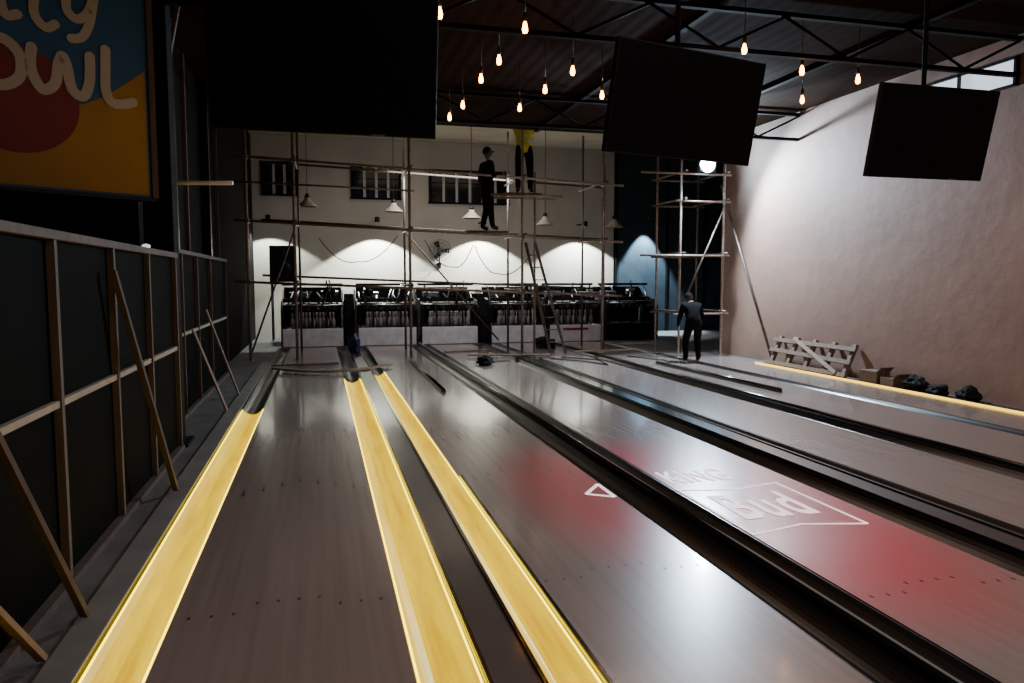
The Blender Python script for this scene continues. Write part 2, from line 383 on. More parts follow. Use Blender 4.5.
def stroke(b,P,r,closed=False):
    pts=catmull(P,closed)
    for i in range(len(pts)-(0 if closed else 1)):
        p=pts[i];q=pts[(i+1)%len(pts)]
        d=(q-p); 
        if d.length<1e-6: continue
        nrm=Vector((-d.y,d.x,0)).normalized()*r
        cs=[p+nrm,p-nrm,q-nrm,q+nrm]
        b.prism([(c.x,-.014-.0002*(i%3),c.y+LZ) for c in cs],(0,.008,0),'signwhite')
    for i in range(0,len(pts),2):
        p=pts[i]; b.prism([(p.x+r*math.cos(2*math.pi*j/12),-.0145-.0002*(i%5),p.y+LZ+r*math.sin(2*math.pi*j/12)) for j in range(12)],(0,.008,0),'signwhite')
def letter(strokes,r=.039):
    b=MB()
    for P,cl in strokes: stroke(b,P,r,cl)
    b.done('letter',parent=sg)
letter([([(-1.54,.72),(-1.54,1.14),(-1.38,1.12),(-1.37,.96),(-1.50,.93),(-1.34,.88),(-1.34,.74),(-1.54,.72)],False)])
letter([([(-1.21,.90),(-1.16,1.04),(-1.04,1.08),(-.94,.98),(-.95,.82),(-1.07,.74),(-1.18,.79)],True)])
letter([([(-.86,1.06),(-.87,.90),(-.80,.76),(-.71,.82),(-.68,.97),(-.65,1.04),(-.62,.97),(-.59,.80),(-.51,.76),(-.46,.88),(-.45,1.08)],False)])
letter([([(-.33,1.16),(-.335,1.02),(-.34,.86),(-.31,.76),(-.23,.745),(-.13,.78)],False)])
letter([([(-1.22,1.60),(-1.34,1.68),(-1.46,1.56),(-1.44,1.32),(-1.30,1.24),(-1.18,1.30)],False)],.034)
letter([([(-1.02,1.58),(-1.05,1.42),(-1.02,1.26),(-.94,1.28)],False)],.034)
letter([([(-.76,1.66),(-.81,1.50),(-.83,1.32),(-.76,1.23),(-.69,1.27)],False),([(-.92,1.46),(-.80,1.50),(-.66,1.53)],False)],.034)
letter([([(-.60,1.52),(-.60,1.40),(-.53,1.35),(-.45,1.42),(-.40,1.56)],False),([(-.40,1.54),(-.44,1.34),(-.50,1.22),(-.58,1.19)],False)],.034)
for lo,hi in (((-W-.03,-.03,-.03),(.03,.08,0)),((-W-.03,-.03,H),(.03,.08,H+.03)),((0,-.03,0),(.05,.08,H)),((-W-.03,-.03,0),(-W,.08,H))):
    b=MB(); b.box(lo,hi,'wooddk' if lo[0]==0 else 'blackmetal'); b.done('frame_side',parent=sg)
for x in (-.4,-1.5):
    b=MB(); b.tube((x,.04,H),(x,.04,2.34),.012,'blackmetal'); b.done('hanging_rod',parent=sg)

# ------------------------------------------------------------ televisions
def tv(x,y,z,yaw,label,w=1.47,h=.85):
    e=thing('television',(x,y,z),label,'television','row of hanging televisions',rot=(0,0,yaw))
    R=Matrix.Rotation(math.radians(12),3,'X')
    def tb(lo,hi,k,nm,bev=0,**kw):
        b=MB(); b.box(lo,hi,k,bevel=bev,rot=R,piv=(0,0,0)); return b.done(nm,parent=e,**kw)
    tb((-w/2,-.02,-h/2),(w/2,.03,h/2),'tvcase','casing',.006)
    tb((-w/2+.012,-.023,-h/2+.02),(w/2-.012,-.0195,h/2-.012),'screen','screen')
    tb((-w*.25,.03,-h*.3),(w*.25,.075,h*.25),'tvcase','rear_housing',.01)
    tb((w*.2,-.024,-h/2+.004),(w*.26,-.021,-h/2+.012),'steel','badge')
    tb((-.2,.075,-.15),(.2,.1,.15),'blackmetal','bracket')
    b=MB(); b.tube((0,.12,.0),(0,.12,4.65-z),.02,'trussblack'); b.tube((0,.07,0),(0,.15,0),.03,'blackmetal'); b.lathe([(.09,-.02),(.09,0)],(0,.12,4.65-z),'blackmetal'); b.done('ceiling_pole',parent=e)
tv(.06,4.55,2.89,0,'large black television hanging from ceiling, switched off',w=1.30,h=.86)
tv(2.61,5.0,2.86,math.radians(14),'black television hanging turned slightly sideways, switched off',w=1.37,h=.755)
tv(5.10,5.35,2.85,0,'black television hanging near plaster wall, switched off',w=1.20,h=.76)

# ------------------------------------------------------------ trusses
def truss(y):
    e=thing('roof_truss',(-1.5,y,4.15),'black steel roof truss spanning under dark ceiling','truss','roof trusses over lanes')
    L=10.0
    for z,nm in ((0,'bottom_chord'),(.44,'top_chord')):
        b=MB(); b.box((0,-.035,z-.025),(L,.035,z+.025),'trussblack'); b.done(nm,parent=e)
    n=12
    for i in range(n):
        x0=L*i/n; x1=L*(i+1)/n
        b=MB()
        if i%2: b.tube((x0,0,.02),(x1,0,.42),.018,'trussblack')
        else: b.tube((x0,0,.42),(x1,0,.02),.018,'trussblack')
        b.done('web_member',parent=e)
for y in (7.6,12.0): truss(y)
for x in (4.3,6.9):
    b=MB(); b.box((-.04,0,-.06),(.04,10,0),'trussblack'); b.box((-.07,0,-.012),(.07,10,0),'trussblack'); o=b.done('roof_purlin',loc=(x,4.7,4.65)); o['label']='black steel purlin fixed under dark ceiling'; o['category']='beam'; o['group']='roof purlins'

# ------------------------------------------------------------ bulbs
bulbs=[(1.12,7.0),(1.98,7.15),(2.01,8.36),(2.91,8.42),(1.97,9.14),(2.87,9.39),(1.98,10.4),(2.83,10.5),(1.93,11.2),(3.7,9.5),(5.5,7.74),(6.4,7.9),(6.45,9.05),(4.5,7.35)]
for x,y in bulbs:
    z=4.06+random.uniform(-.02,.05)
    e=thing('pendant_bulb',(x,y,z),'glowing amber filament bulb on black cord','light bulb','hanging filament bulbs')
    b=MB(); b.lathe([(.010,.055),(.018,.03),(.027,-.01),(.028,-.03),(.020,-.055),(.0,-.062)],(0,0,0),'bulb',n=12); b.done('bulb_glass',parent=e)
    b=MB(); b.lathe([(.018,.05),(.022,.06),(.020,.12),(.008,.145)],(0,0,0),'brass',n=12); b.done('socket',parent=e)
    b=MB(); b.tube((0,0,.14),(0,0,4.65-z),.005,'cord',n=6); b.done('cord',parent=e)

# ------------------------------------------------------------ shade pendants
for x,z in ((-.24,3.33),(1.67,3.26),(3.49,3.15),(5.3,3.03),(7.09,3.0)):
    e=thing('pendant_lamp',(x,17.3,z),'pale conical industrial pendant lamp on thin cord','pendant lamp','pendant lamps above pin machines')
    b=MB(); b.lathe([(.22,-.10),(.215,-.08),(.12,.0),(.07,.05),(.06,.10),(.055,.10),(.06,.04),(.11,-.01),(.20,-.085)],(0,0,0),'shade',n=24,cap=False); b.done('lamp_shade',parent=e)
    b=MB(); b.lathe([(.06,.10),(.05,.16),(.03,.19),(.0,.195)],(0,0,0),'blackmetal'); b.done('lamp_socket',parent=e)
    b=MB(); b.lathe([(.0,-.09),(.035,-.07),(.04,-.04),(.02,.0)],(0,0,0),'pinw',n=12); b.done('bulb',parent=e)
    b=MB(); b.tube((0,0,.19),(0,0,5.55-z),.008,'cord',n=6); b.done('cord',parent=e)

# ------------------------------------------------------------ pinsetting machines
pin_prof=[(.028,0),(.032,.02),(.058,.11),(.045,.19),(.024,.25),(.023,.28),(.032,.33),(.028,.365),(.0,.38)]
centers=[(a+c)/2 for a,c in lanes]+[8.05]
for idx,cx in enumerate(centers):
    last=idx==5
    e=thing('pinsetter_machine',(cx,18.25,0),'black pinsetting machine with dark front board' if last else 'black pinsetting machine with white front kickboard','pinsetter','row of pinsetting machines')
    ww=.70; rnd=random.Random(idx)
    b=MB(); b.box((-ww,0,.01),(ww,.04,.44),'grey_dark' if last else 'white',bevel=.008); b.done('front_panel',parent=e)
    b=MB(); b.box((-ww,.04,.40),(ww,1.2,.45),'blackmetal'); b.done('pin_deck',parent=e)
    for s in (-1,1):
        b=MB(); b.prism([(s*.715,.02,0),(s*.715,1.9,0),(s*.715,1.9,1.35),(s*.715,1.2,1.35),(s*.715,.9,1.15),(s*.715,.25,1.08),(s*.715,.02,.9)],(s*.02,0,0),'blackmetal'); b.done('side_frame',parent=e)
    b=MB(); b.tube((-.7,.35,.98),(.7,.35,.98),.03,'steel'); b.done('cross_bar',parent=e)
    b=MB(); b.box((-.7,.5,1.05),(.7,.56,1.15),'blackmetal'); b.done('cross_beam',parent=e)
    b=MB()
    for r_ in range(3):
        for i in range(6-r_): b.lathe([(.07,0),(.075,.05),(.05,.14),(.03,.16)],(-.5+r_*.1+i*.2,.45+r_*.2,.86),'steel',n=10)
    b.box((-.62,.38,1.0),(.62,.95,1.03),'blackmetal'); b.done('pin_rack',parent=e)
    b=MB(); pts=[(.48*math.cos(t),1.5,.82+.48*math.sin(t)) for t in [2*math.pi*i/32 for i in range(32)]]
    b.path(pts,.05,'blackmetal',n=8,closed=True)
    for i in range(6): 
        t=math.pi*i/3; b.tube((0,1.5,.82),(.46*math.cos(t),1.5,.82+.46*math.sin(t)),.015,'steel')
    b.done('elevator_wheel',parent=e)
    b=MB(); b.box((.25,.75,1.17),(.55,1.15,1.38),'grey_dark',bevel=.02); b.tube((.2,.95,1.27),(.62,.95,1.27),.07,'steel'); b.done('motor',parent=e)
    b=MB(); b.box((-.55,.8,1.17),(-.15,1.1,1.30),'steel',bevel=.02); b.done('gearbox',parent=e)
    for x in (-.62,-.5,-.38,-.25,-.05,.1,.22,.35,.48,.6):
        x2=max(-.66,min(.66,x+rnd.uniform(-.25,.25)))
        b=MB(); b.tube((x,.40+rnd.uniform(-.12,.05),rnd.uniform(.88,1.0)),(x2,.75,rnd.uniform(1.2,1.6)),rnd.uniform(.012,.024),rnd.choice(('steel','blackmetal','blackmetal')),n=6); b.done('linkage_rod',parent=e)
    for x in (-.66,-.33,.0,.33,.66):
        b=MB(); b.box((x-.02,.06,.45),(x+.02,.09,.98),'blackmetal'); b.done('guide_bar',parent=e)
    b=MB(); b.lathe([(.02,-.03),(.11,-.03),(.11,-.015),(.09,0),(.11,.015),(.11,.03),(.02,.03)],(rnd.choice((-.4,.35)),.6,1.3),'blackmetal',rot=Matrix.Rotation(math.pi/2,3,'X')); b.done('pulley',parent=e)
    b=MB(); b.box((-.72,.7,1.46),(.72,.76,1.52),'blackmetal'); b.done('top_rail',parent=e)
    b=MB(); b.box((-.7,1.2,1.12),(.7,1.24,1.42),'blackmetal'); b.done('rear_shield',parent=e)
    if idx==4:
        b=MB(); b.box((-.35,-.006,.30),(.35,0,.36),'red'); b.done('red_stripe',parent=e)
    b=MB(); b.box((-.7,1.2,0.01),(.7,1.22,.95),'dark'); b.done('pit_curtain',parent=e)
    if last: continue
    for r_ in range(3):
        for i in range(7-r_):
            e2=MB(); e2.lathe(pin_prof,(0,0,0),'pinw',n=12)
            e2.lathe([(.0245,.245),(.0255,.25),(.0255,.262),(.0245,.267)],(0,0,0),'red',n=12)
            o=e2.done('bowling_pin',loc=(cx-.48+r_*.08+i*.16,18.42+r_*.15,.451)); o['label']='white bowling pin standing on machine deck'; o['category']='bowling pin'; o['group']='bowling pins in machines'
for x in (.695,4.01):  # dark boxes added so the gaps between machines stay dark
    b=MB(); b.prism([(-.11,0,0),(-.11,1.3,0),(-.11,1.3,1.25),(-.11,.5,1.25),(-.11,0,.7)],(.22,0,0),'grey_dark'); b.box((-.10,-.01,.1),(.10,0,.45),'blackmetal',bevel=.004); b.tube((-.12,.6,1.1),(.12,.6,1.1),.06,'blackmetal')
    o=b.done('gap_filler',loc=(x,18.4,0)); o['label']='added dark box filling the gap between pinsetting machines'; o['category']='gap filler'; o['group']='gap fillers'

b=MB(); b.box((-.32,-.3,0),(.32,.3,.95),'tvcase',bevel=.02); b.lathe([(.2,0),(.22,.01),(.2,.02),(.05,-.0)],(0,-.3,.35),'blackmetal',rot=Matrix.Rotation(math.pi/2,3,'X'))
b.lathe([(.09,0),(.1,.01),(.09,.02),(.02,0)],(0,-.3,.75),'blackmetal',rot=Matrix.Rotation(math.pi/2,3,'X'))
for s in ((-.28,-.26),(.28,-.26),(-.28,.26),(.28,.26)): b.tube((s[0],s[1],-1.55),(s[0],s[1],0),.02,'blackmetal')
o=b.done('loudspeaker',loc=(-.95,20.6,1.55)); o['label']='black loudspeaker cabinet on a stand by white wall'; o['category']='speaker'

e=thing('wall_fan',(3.36,21.5,2.45),'round caged fan mounted on white wall','fan')
b=MB(); b.box((-.06,-.06,-.5),(.06,0,-.35),'blackmetal'); b.tube((0,-.04,-.42),(0,-.2,-.1),.02,'blackmetal'); b.tube((0,-.2,-.1),(0,-.2,0),.02,'blackmetal'); b.done('bracket',parent=e)
b=MB(); b.lathe([(.0,0),(.07,.01),(.07,.12),(.0,.13)],(0,-.13,0),'steel',rot=Matrix.Rotation(math.pi/2,3,'X')); b.done('motor',parent=e)
b=MB()
for rr,yy in ((.31,-.29),(.31,-.25),(.2,-.34),(.1,-.36)): b.path([(rr*math.cos(2*math.pi*i/28),yy,rr*math.sin(2*math.pi*i/28)) for i in range(28)],.008,'steel',n=5,closed=True)
for i in range(18):
    t=2*math.pi*i/18; b.path([(.05*math.cos(t),-.365,.05*math.sin(t)),(.2*math.cos(t),-.34,.2*math.sin(t)),(.31*math.cos(t),-.27,.31*math.sin(t)),(.1*math.cos(t),-.2,.1*math.sin(t))],.004,'steel',n=4)
b.done('guard',parent=e)
for i in range(3):
    t=2*math.pi*i/3; b=MB(); c=Vector((math.cos(t),0,math.sin(t))); d=Vector((-math.sin(t),0,math.cos(t)))
    b.prism([c*.05+d*-.03+Vector((0,-.30,0)),c*.26+d*-.09+Vector((0,-.31,0)),c*.28+d*.06+Vector((0,-.27,0)),c*.05+d*.03+Vector((0,-.27,0))],(0,.006,0),'grey_dark'); b.done('blade',parent=e)

# ------------------------------------------------------------ scaffold
def scaf(name,loc,label): return thing(name,loc,label,'scaffold')
sc=scaf('scaffold',(0,15.4,0),'long tube scaffold standing across the bowling lanes')
def pole(par,p,q,nm,r=.026,k='pole'):
    b=MB(); b.tube(p,q,r,k); b.done(nm,parent=par)
XS=(-1.36,-.47,1.81,4.21,6.05)
def lz(z0,x): return z0-.04*(x+1.36)
for x in XS:
    pole(sc,(x,0,.006),(x,0,5.2),'upright',r=.03)
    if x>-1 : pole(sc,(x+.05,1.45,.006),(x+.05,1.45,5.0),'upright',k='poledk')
    b=MB(); b.box((x-.06,-.07,.001),(x+.06,.07,.007),'pole'); b.done('base_plate',parent=sc)
pole(sc,(4.50,.05,.006),(4.50,.05,3.9),'upright')
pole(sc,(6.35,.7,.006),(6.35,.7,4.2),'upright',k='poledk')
for z0 in (3.98,2.75,1.56):
    pole(sc,(-1.6,-.05,lz(z0,-1.6)),(6.5,-.05,lz(z0,6.5)),'ledger')
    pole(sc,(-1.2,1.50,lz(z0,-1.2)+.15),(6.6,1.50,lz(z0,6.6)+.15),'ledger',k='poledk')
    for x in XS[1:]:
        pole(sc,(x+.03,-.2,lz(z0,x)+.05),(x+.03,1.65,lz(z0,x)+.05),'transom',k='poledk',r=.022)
for z0 in (3.98,2.75,1.56):
    for x in XS:
        b=MB(); z=lz(z0,x); b.box((x-.045,-.09,z-.045),(x+.045,.045,z+.045),'steel',bevel=.01); b.done('coupler',parent=sc)
pole(sc,(3.5,-.05,3.39),(5.1,-.05,3.39),'ledger'); pole(sc,(3.5,.45,3.39),(5.1,.45,3.39),'ledger')
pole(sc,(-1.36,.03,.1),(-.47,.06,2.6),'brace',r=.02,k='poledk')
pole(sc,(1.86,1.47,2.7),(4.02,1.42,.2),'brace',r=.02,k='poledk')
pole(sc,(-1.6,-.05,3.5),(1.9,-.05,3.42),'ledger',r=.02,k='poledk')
def plank(p,L,w,label,k='wood',rz=0):
    b=MB(); b.box((0,0,0),(L,w,.04),k,bevel=.004); b.box((0,-.001,.005),(.03,w+.001,.042),'steel'); b.box((L-.03,-.001,.005),(L,w+.001,.042),'steel')
    o=b.done('scaffold_plank',loc=p,rot=(0,0,rz)); o['label']=label; o['category']='plank'
plank((3.0,15.36,2.60),.9,.32,'wooden scaffold plank under a standing worker',k='wooddk')
plank((3.85,15.4,3.418),.8,.4,'wooden scaffold plank under worker in yellow vest',k='wooddk')
st=scaf('scaffold',(7.15,13.9,0),'tube scaffold tower carrying a floodlight beside wall')
for x in (0,.98):
    for y in (0,1.1):
        if (x,y)==(.98,1.1): continue
        pole(st,(x,y,.006),(x,y,4.35),'upright',r=.024)
        b=MB(); b.box((x-.07,y-.07,0),(x+.07,y+.07,.006),'pole'); b.done('base_plate',parent=st)
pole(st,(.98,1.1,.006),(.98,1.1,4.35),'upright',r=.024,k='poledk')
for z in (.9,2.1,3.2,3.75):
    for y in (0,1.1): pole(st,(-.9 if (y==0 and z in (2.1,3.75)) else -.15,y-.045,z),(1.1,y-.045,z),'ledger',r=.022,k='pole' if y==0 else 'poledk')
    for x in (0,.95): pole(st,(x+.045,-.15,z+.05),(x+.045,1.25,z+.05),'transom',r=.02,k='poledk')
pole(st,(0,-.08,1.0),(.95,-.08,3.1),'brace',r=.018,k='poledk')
b=MB(); b.tube((0,0,0),(-.1,1.9,3.6),.024,'poledk'); b.tube((0,0,0),(0,0,.02),.03,'poledk'); o=b.done('leaning_pole',loc=(8.44,12.5,.02)); o['label']='long steel tube leaning beside plaster wall'; o['category']='pole'
fl=thing('floodlight',(7.62,13.72,3.93),'blazing blue-white floodlight clamped to scaffold','floodlight')
b=MB(); b.box((-.18,-.03,-.15),(.18,.05,.15),'blackmetal',bevel=.01); 
for i in range(6): b.box((-.14+i*.052,.05,-.1),(-.13+i*.052,.09,.1),'blackmetal')
b.done('housing',parent=fl)
b=MB(); b.lathe([(.0,.05),(.10,.045),(.14,.03),(.155,.0),(.0,.0)],(0,-.03,0),'flood',n=24,rot=Matrix.Rotation(math.pi/2,3,'X')); 
b.done('lamp_glass',parent=fl)
b=MB(); b.path([(-.2,0,0),(-.2,.02,-.19),(.2,.02,-.19),(.2,0,0)],.012,'steel',n=6); b.done('bracket',parent=fl)

ld=thing('ladder',(4.75,15.05,0),'aluminium ladder leaning up to scaffold platform','ladder')
p0=Vector((0,0,.01)); top=Vector((-.5,.22,2.4))
for s in (0,.34):
    b=MB(); b.beam(p0+Vector((s,0,0)),top+Vector((s*.6,0,0)),.025,.06,'steel'); b.done('ladder_rail',parent=ld)
for i in range(1,9):
    t=i/9; c=p0.lerp(top,t); b=MB(); b.tube(c,c+Vector((.34*(1-.4*t),0,0)),.013,'steel',n=8); b.done('rung',parent=ld)

def cable(pts,label,r=.012):
    p0=Vector(pts[0]); ps=[Vector(p)-p0 for p in pts]
    out=[]
    for a,c in zip(ps,ps[1:]):
        for j in range(8):
            t=j/8; q=a.lerp(c,t); q.z-=4*(.0 if abs((a-c).z)>1.6 else .18)*t*(1-t)*(1 if p0.z>.2 else 0); out.append(q)
    out.append(ps[-1]); b=MB(); b.path(out,r,'cord',n=6); o=b.done('cable',loc=p0); o['label']=label; o['category']='cable'
cable([(2.3,16.7,2.5),(2.9,16.6,1.9),(3.4,16.7,2.4)],'black cable looping from scaffold tube')
cable([(3.43,16.7,2.4),(4.0,16.8,1.75),(4.8,16.8,2.2)],'black cable looping from scaffold tube')
cable([(.0,16.7,2.5),(.8,16.7,2.0),(1.7,16.7,2.6)],'black cable looping from scaffold tube')
cable([(4.5,14.3,.014),(5.0,13.6,.014),(5.2,12.9,.014),(5.35,13.8,.014),(4.8,14.5,.014)],'black cable coiled loosely on lane')
cable([(6.2,14.3,.014),(6.6,13.4,.014),(6.5,13.0,.014)],'black cable lying on dusty lane')

b=MB(); n=16
f=lambda t: Vector((-.8+2.0*t, 13.5-.75*math.sin(math.pi*t)+ .1*t, .062))
for i in range(n):
    t0=i/n;t1=(i+1)/n
    b.beam(f(t0),f(t1)+(f(t1)-f(t0))*.05,.14,.03,'wood')
b2=b.done('curved_board'); b2['label']='thin bent timber board lying across lanes'; b2['category']='board'
def board(p,q,w,k,label):
    p=Vector(p); b=MB(); b.beam((0,0,0),Vector(q)-p,w,.022,k); o=b.done('loose_board',loc=p); o['label']=label; o['category']='board'
board((-.9,14.2,.03),(.3,14.3,.03),.12,'wooddk','short timber board lying on lane')
board((2.9,14.9,.058),(4.6,14.6,.058),.2,'wood','pale board lying on lane')
board((3.0,13.95,.013),(3.6,14.15,.013),.1,'wooddk','brown offcut lying near scaffold')
board((5.2,14.9,.08),(6.6,15.0,.08),.15,'wood','pale board lying on lane')
board((2.65,16.2,.013),(3.62,16.4,.013),.12,'woodlt','pale board lying on lane')
board((8.24,6.6,.013),(8.36,7.6,.013),.09,'wooddk','dark offcut lying on ledge by wall')

def sack(name,loc,size,k,label,cat,seed):
    rnd=random.Random(seed); bm=bmesh.new(); bmesh.ops.create_icosphere(bm,subdivisions=3,radius=1)
    ph=[rnd.uniform(0,6) for _ in range(6)]
    for v in bm.verts:
        c=v.co.copy(); d=1+.20*math.sin(4*c.x+ph[0])+.16*math.sin(5*c.y+ph[1])+.12*math.sin(8*c.z+ph[2])+.10*math.sin(11*c.x+9*c.y+ph[3])+.06*math.sin(19*c.y+ph[4])
        z=max(c.z*d,-.55); v.co=Vector((c.x*d*size[0],c.y*d*size[1],(z+.55)*size[2]))
    me=bpy.data.meshes.new(name); bm.to_mesh(me); bm.free(); me.materials.append(M[k])
    o=bpy.data.objects.new(name,me); COL.objects.link(o); o.location=loc; o['label']=label; o['category']=cat
sack('plastic_sack',(.70,16.4,.046),(.14,.2,.24),'blue','crumpled blue plastic sack by pin machines','bag',1)
sack('rubbish_bag',(8.33,8.85,.001),(.11,.17,.13),'rubble','black rubbish heap on ledge by glowing strip','rubbish',2)
sack('rubbish_bag',(8.32,8.40,.001),(.11,.15,.09),'rubble','low black rubbish heap on ledge by wall','rubbish',3)
sack('rubbish_bag',(8.33,7.9,.001),(.11,.17,.11),'rubble','low black rubbish heap on ledge by wall','rubbish',9)
sack('tool_bag',(3.0,13.6,.002),(.18,.18,.10),'rubble','black tool bag lying on a lane','bag',4)
sack('rubbish_bag',(5.1,16.6,.001),(.2,.2,.18),'rubble','dark debris bag beside scaffold','rubbish',5)
def carton(loc,s,rz,label):
    b=MB(); x,y,z=s
    b.box((-x/2,-y/2,0),(x/2,y/2,z),'card',bevel=.004); b.box((-.025,-y/2-.002,0.02),(.025,y/2+.002,z+.002),'wood')
    b.prism([(-x/2,-y/2,z),(x/2,-y/2,z),(x/2,-y/2-.08,z+.07),(-x/2,-y/2-.08,z+.07)],(0,0,.004),'card')
    o=b.done('cardboard_box',loc=loc,rot=(0,0,rz)); o['label']=label; o['category']='box'
carton((8.32,9.65,.0),(.26,.36,.2),.05,'brown cardboard box on ledge by wall')
carton((8.32,9.25,.0),(.24,.28,.14),-.05,'small brown cardboard box on ledge by wall')
pl=thing('timber_pallet',(8.20,10.15,0),'weathered timber slatted pallet leaning against plaster wall','pallet',rot=(0,math.radians(24),0))
for i in range(5):
    b=MB(); y=.05+i*.5; b.box((-.02,y,0),(.04,y+.08,.60),'wood'); b.done('bearer',parent=pl)
for z,d in ((.05,0),(.27,.03),(.50,0)):
    b=MB(); b.beam((-.04,-.02,z),(-.04,2.2,z+d),.05,.07,'wood'); b.done('slat',parent=pl)
b=MB(); b.beam((-.075,.2,.06),(-.075,1.6,.56),.02,.06,'woodlt'); b.done('diagonal_brace',parent=pl)

# ------------------------------------------------------------ people
BASE=dict(pel=(0,0,.93),spi=(0,0,1.12),che=(0,0,1.30),nec=(0,0,1.45),hd=(0,.015,1.54),
 shL=(-.18,0,1.40),elL=(-.22,-.02,1.12),wrL=(-.22,.06,.88),paL=(-.22,.09,.80),
 shR=(.18,0,1.40),elR=(.22,-.02,1.12),wrR=(.22,.06,.88),paR=(.22,.09,.80),
 hiL=(-.10,0,.88),knL=(-.11,.03,.48),anL=(-.11,-.01,.09),toL=(-.13,.14,.045),
 hiR=(.10,0,.88),knR=(.11,.03,.48),anR=(.11,-.01,.09),toR=(.13,.14,.045))
RAD=dict(pel=(.145,.125),spi=(.14,.115),che=(.165,.12),nec=(.058,.058),hd=(.055,.06),sh=(.078,.078),el=(.056,.056),wr=(.034,.034),pa=(.04,.022),
 hi=(.105,.11),kn=(.078,.08),an=(.056,.058),to=(.045,.042))
BN=[('pel','spi','top'),('spi','che','top'),('che','nec','top'),('nec','hd','skin'),
 ('che','shL','top'),('shL','elL','top'),('elL','wrL','slv'),('wrL','paL','skin'),
 ('che','shR','top'),('shR','elR','top'),('elR','wrR','slv'),('wrR','paR','skin'),
 ('pel','hiL','bot'),('hiL','knL','bot'),('knL','anL','bot'),('anL','toL','boot'),
 ('pel','hiR','bot'),('hiR','knR','bot'),('knR','anR','bot'),('anR','toR','boot')]
def person(loc,rz,over,mt,label,headdir=(0,0,1),facedir=(0,1,0),hair='cap',vest=False,sleeve='top'):
    J={k:Vector(v) for k,v in {**BASE,**over}.items()}
    keys=list(J.keys()); keys.remove('pel'); keys=['pel']+keys
    me=bpy.data.meshes.new('p'); me.from_pydata([J[k] for k in keys],[(keys.index(a),keys.index(c)) for a,c,_ in BN],[])
    o=bpy.data.objects.new('p',me); COL.objects.link(o)
    sm=o.modifiers.new('s','SKIN'); sm.use_smooth_shade=True
    sv=me.skin_vertices[0].data
    for i,k in enumerate(keys):
        r=RAD.get(k) or RAD[k[:2]]; sv[i].radius=r; sv[i].use_root=(k=='pel')
    ss=o.modifiers.new('ss','SUBSURF'); ss.levels=2; ss.render_levels=2
    dg=bpy.context.evaluated_depsgraph_get(); body=bpy.data.meshes.new_from_object(o.evaluated_get(dg))
    bpy.data.objects.remove(o)
    mk={'top':mt[0],'bot':mt[1],'boot':'boot','skin':'skin','slv':mt[0] if sleeve=='top' else 'skin'}
    b=MB(); b.bm.from_mesh(body)
    def near(p):
        best=None;bd=9
        for a,c,t in BN:
            A=J[a];C=J[c];d=C-A; tt=max(0,min(1,(p-A).dot(d)/d.length_squared)); dist=(p-(A+d*tt)).length
            if a=='pel' and c!='spi': dist+=.03
            if dist<bd: bd=dist;best=(a,c,t)
        return best
    vf=[]
    for f in list(b.bm.faces):
        n=near(f.calc_center_median()); f.material_index=b.mi(mk[n[2]]); f.smooth=True
        if n[:2] in (('pel','spi'),('spi','che'),('che','nec'),('che','shL'),('che','shR')): vf.append([ (v.co.copy()+v.normal*.014) for v in f.verts])
    up=Vector(headdir).normalized(); fw=Vector(facedir); fw=(fw-up*fw.dot(up)).normalized(); rt=fw.cross(up)
    R=Matrix((rt,fw,up)).transposed(); c=J['hd']+up*.10
    def ell(cc,rad,k,us=16,vs=12,fn=None):
        r=bmesh.ops.create_uvsphere(b.bm,u_segments=us,v_segments=vs,radius=1)
        for v in r['verts']:
            q=Vector((v.co.x*rad[0],v.co.y*rad[1],v.co.z*rad[2]))
            if fn: q=fn(q)
            v.co=c+R@(q+Vector(cc))
        b._set({f for v in r['verts'] for f in v.link_faces},k,True)
    def hs(q):
        if q.z<0: q.x*=1-.35*(-q.z/.12); q.y=q.y*(1-.12*(-q.z/.12))+ .012*(-q.z/.12)
        return q
    ell((0,0,0),(.076,.096,.118),'skin',20,16,hs)
    ell((0,.098,-.015),(.013,.018,.024),'skin',8,6); 
    for s in (-1,1):
        ell((s*.077,-.005,-.005),(.01,.02,.03),'skin',8,6)
        ell((s*.03,.084,.015),(.012,.008,.007),'white',8,6); ell((s*.03,.090,.015),(.005,.005,.005),'boot',6,5)
        ell((s*.03,.088,.032),(.018,.006,.004),'boot',6,5)
    ell((0,.088,-.052),(.024,.008,.007),'clothbr',8,6)
    for sd in 'LR':
        w=J['wr'+sd];p=J['pa'+sd]; d=(p-w).normalized(); nrm=Vector((-1 if sd=='R' else 1,0,0)); 
        nrm=(nrm-d*nrm.dot(d)); nrm=nrm.normalized() if nrm.length>.1 else d.orthogonal().normalized()
        lat=d.cross(nrm)
        if lat.y<0: lat=-lat
        for i,L in enumerate((.075,.085,.08,.062)):
            s0=p+lat*(.026-.0175*i)+d*.012
            b.path([s0,s0+d*L*.5+nrm*.006,s0+d*L*.8+nrm*.02,s0+d*L*.95+nrm*.036],.008,'skin',n=6,radii=[.0095,.009,.008,.006])
        s0=w.lerp(p,.45)+lat*.025
        b.path([s0,s0+lat*.025+d*.02,s0+lat*.035+d*.05+nrm*.01,s0+lat*.034+d*.07+nrm*.015],.01,'skin',n=6,radii=[.013,.012,.010,.007])
    bod=b.done('person',loc=loc,rot=(0,0,rz)); bod['label']=label; bod['category']='person'
    h=MB()
    r=bmesh.ops.create_uvsphere(h.bm,u_segments=20,v_segments=14,radius=1)
    dl=[]
    for v in r['verts']:
        q=Vector((v.co.x*.084,v.co.y*.104-.004,v.co.z*.124+.004))
        if v.co.z<(.15 if v.co.y>0 else -.25): dl.append(v)
        v.co=c+R@q
    bmesh.ops.delete(h.bm,geom=dl,context='VERTS')
    h._set(h.bm.faces,'clothdk',True)
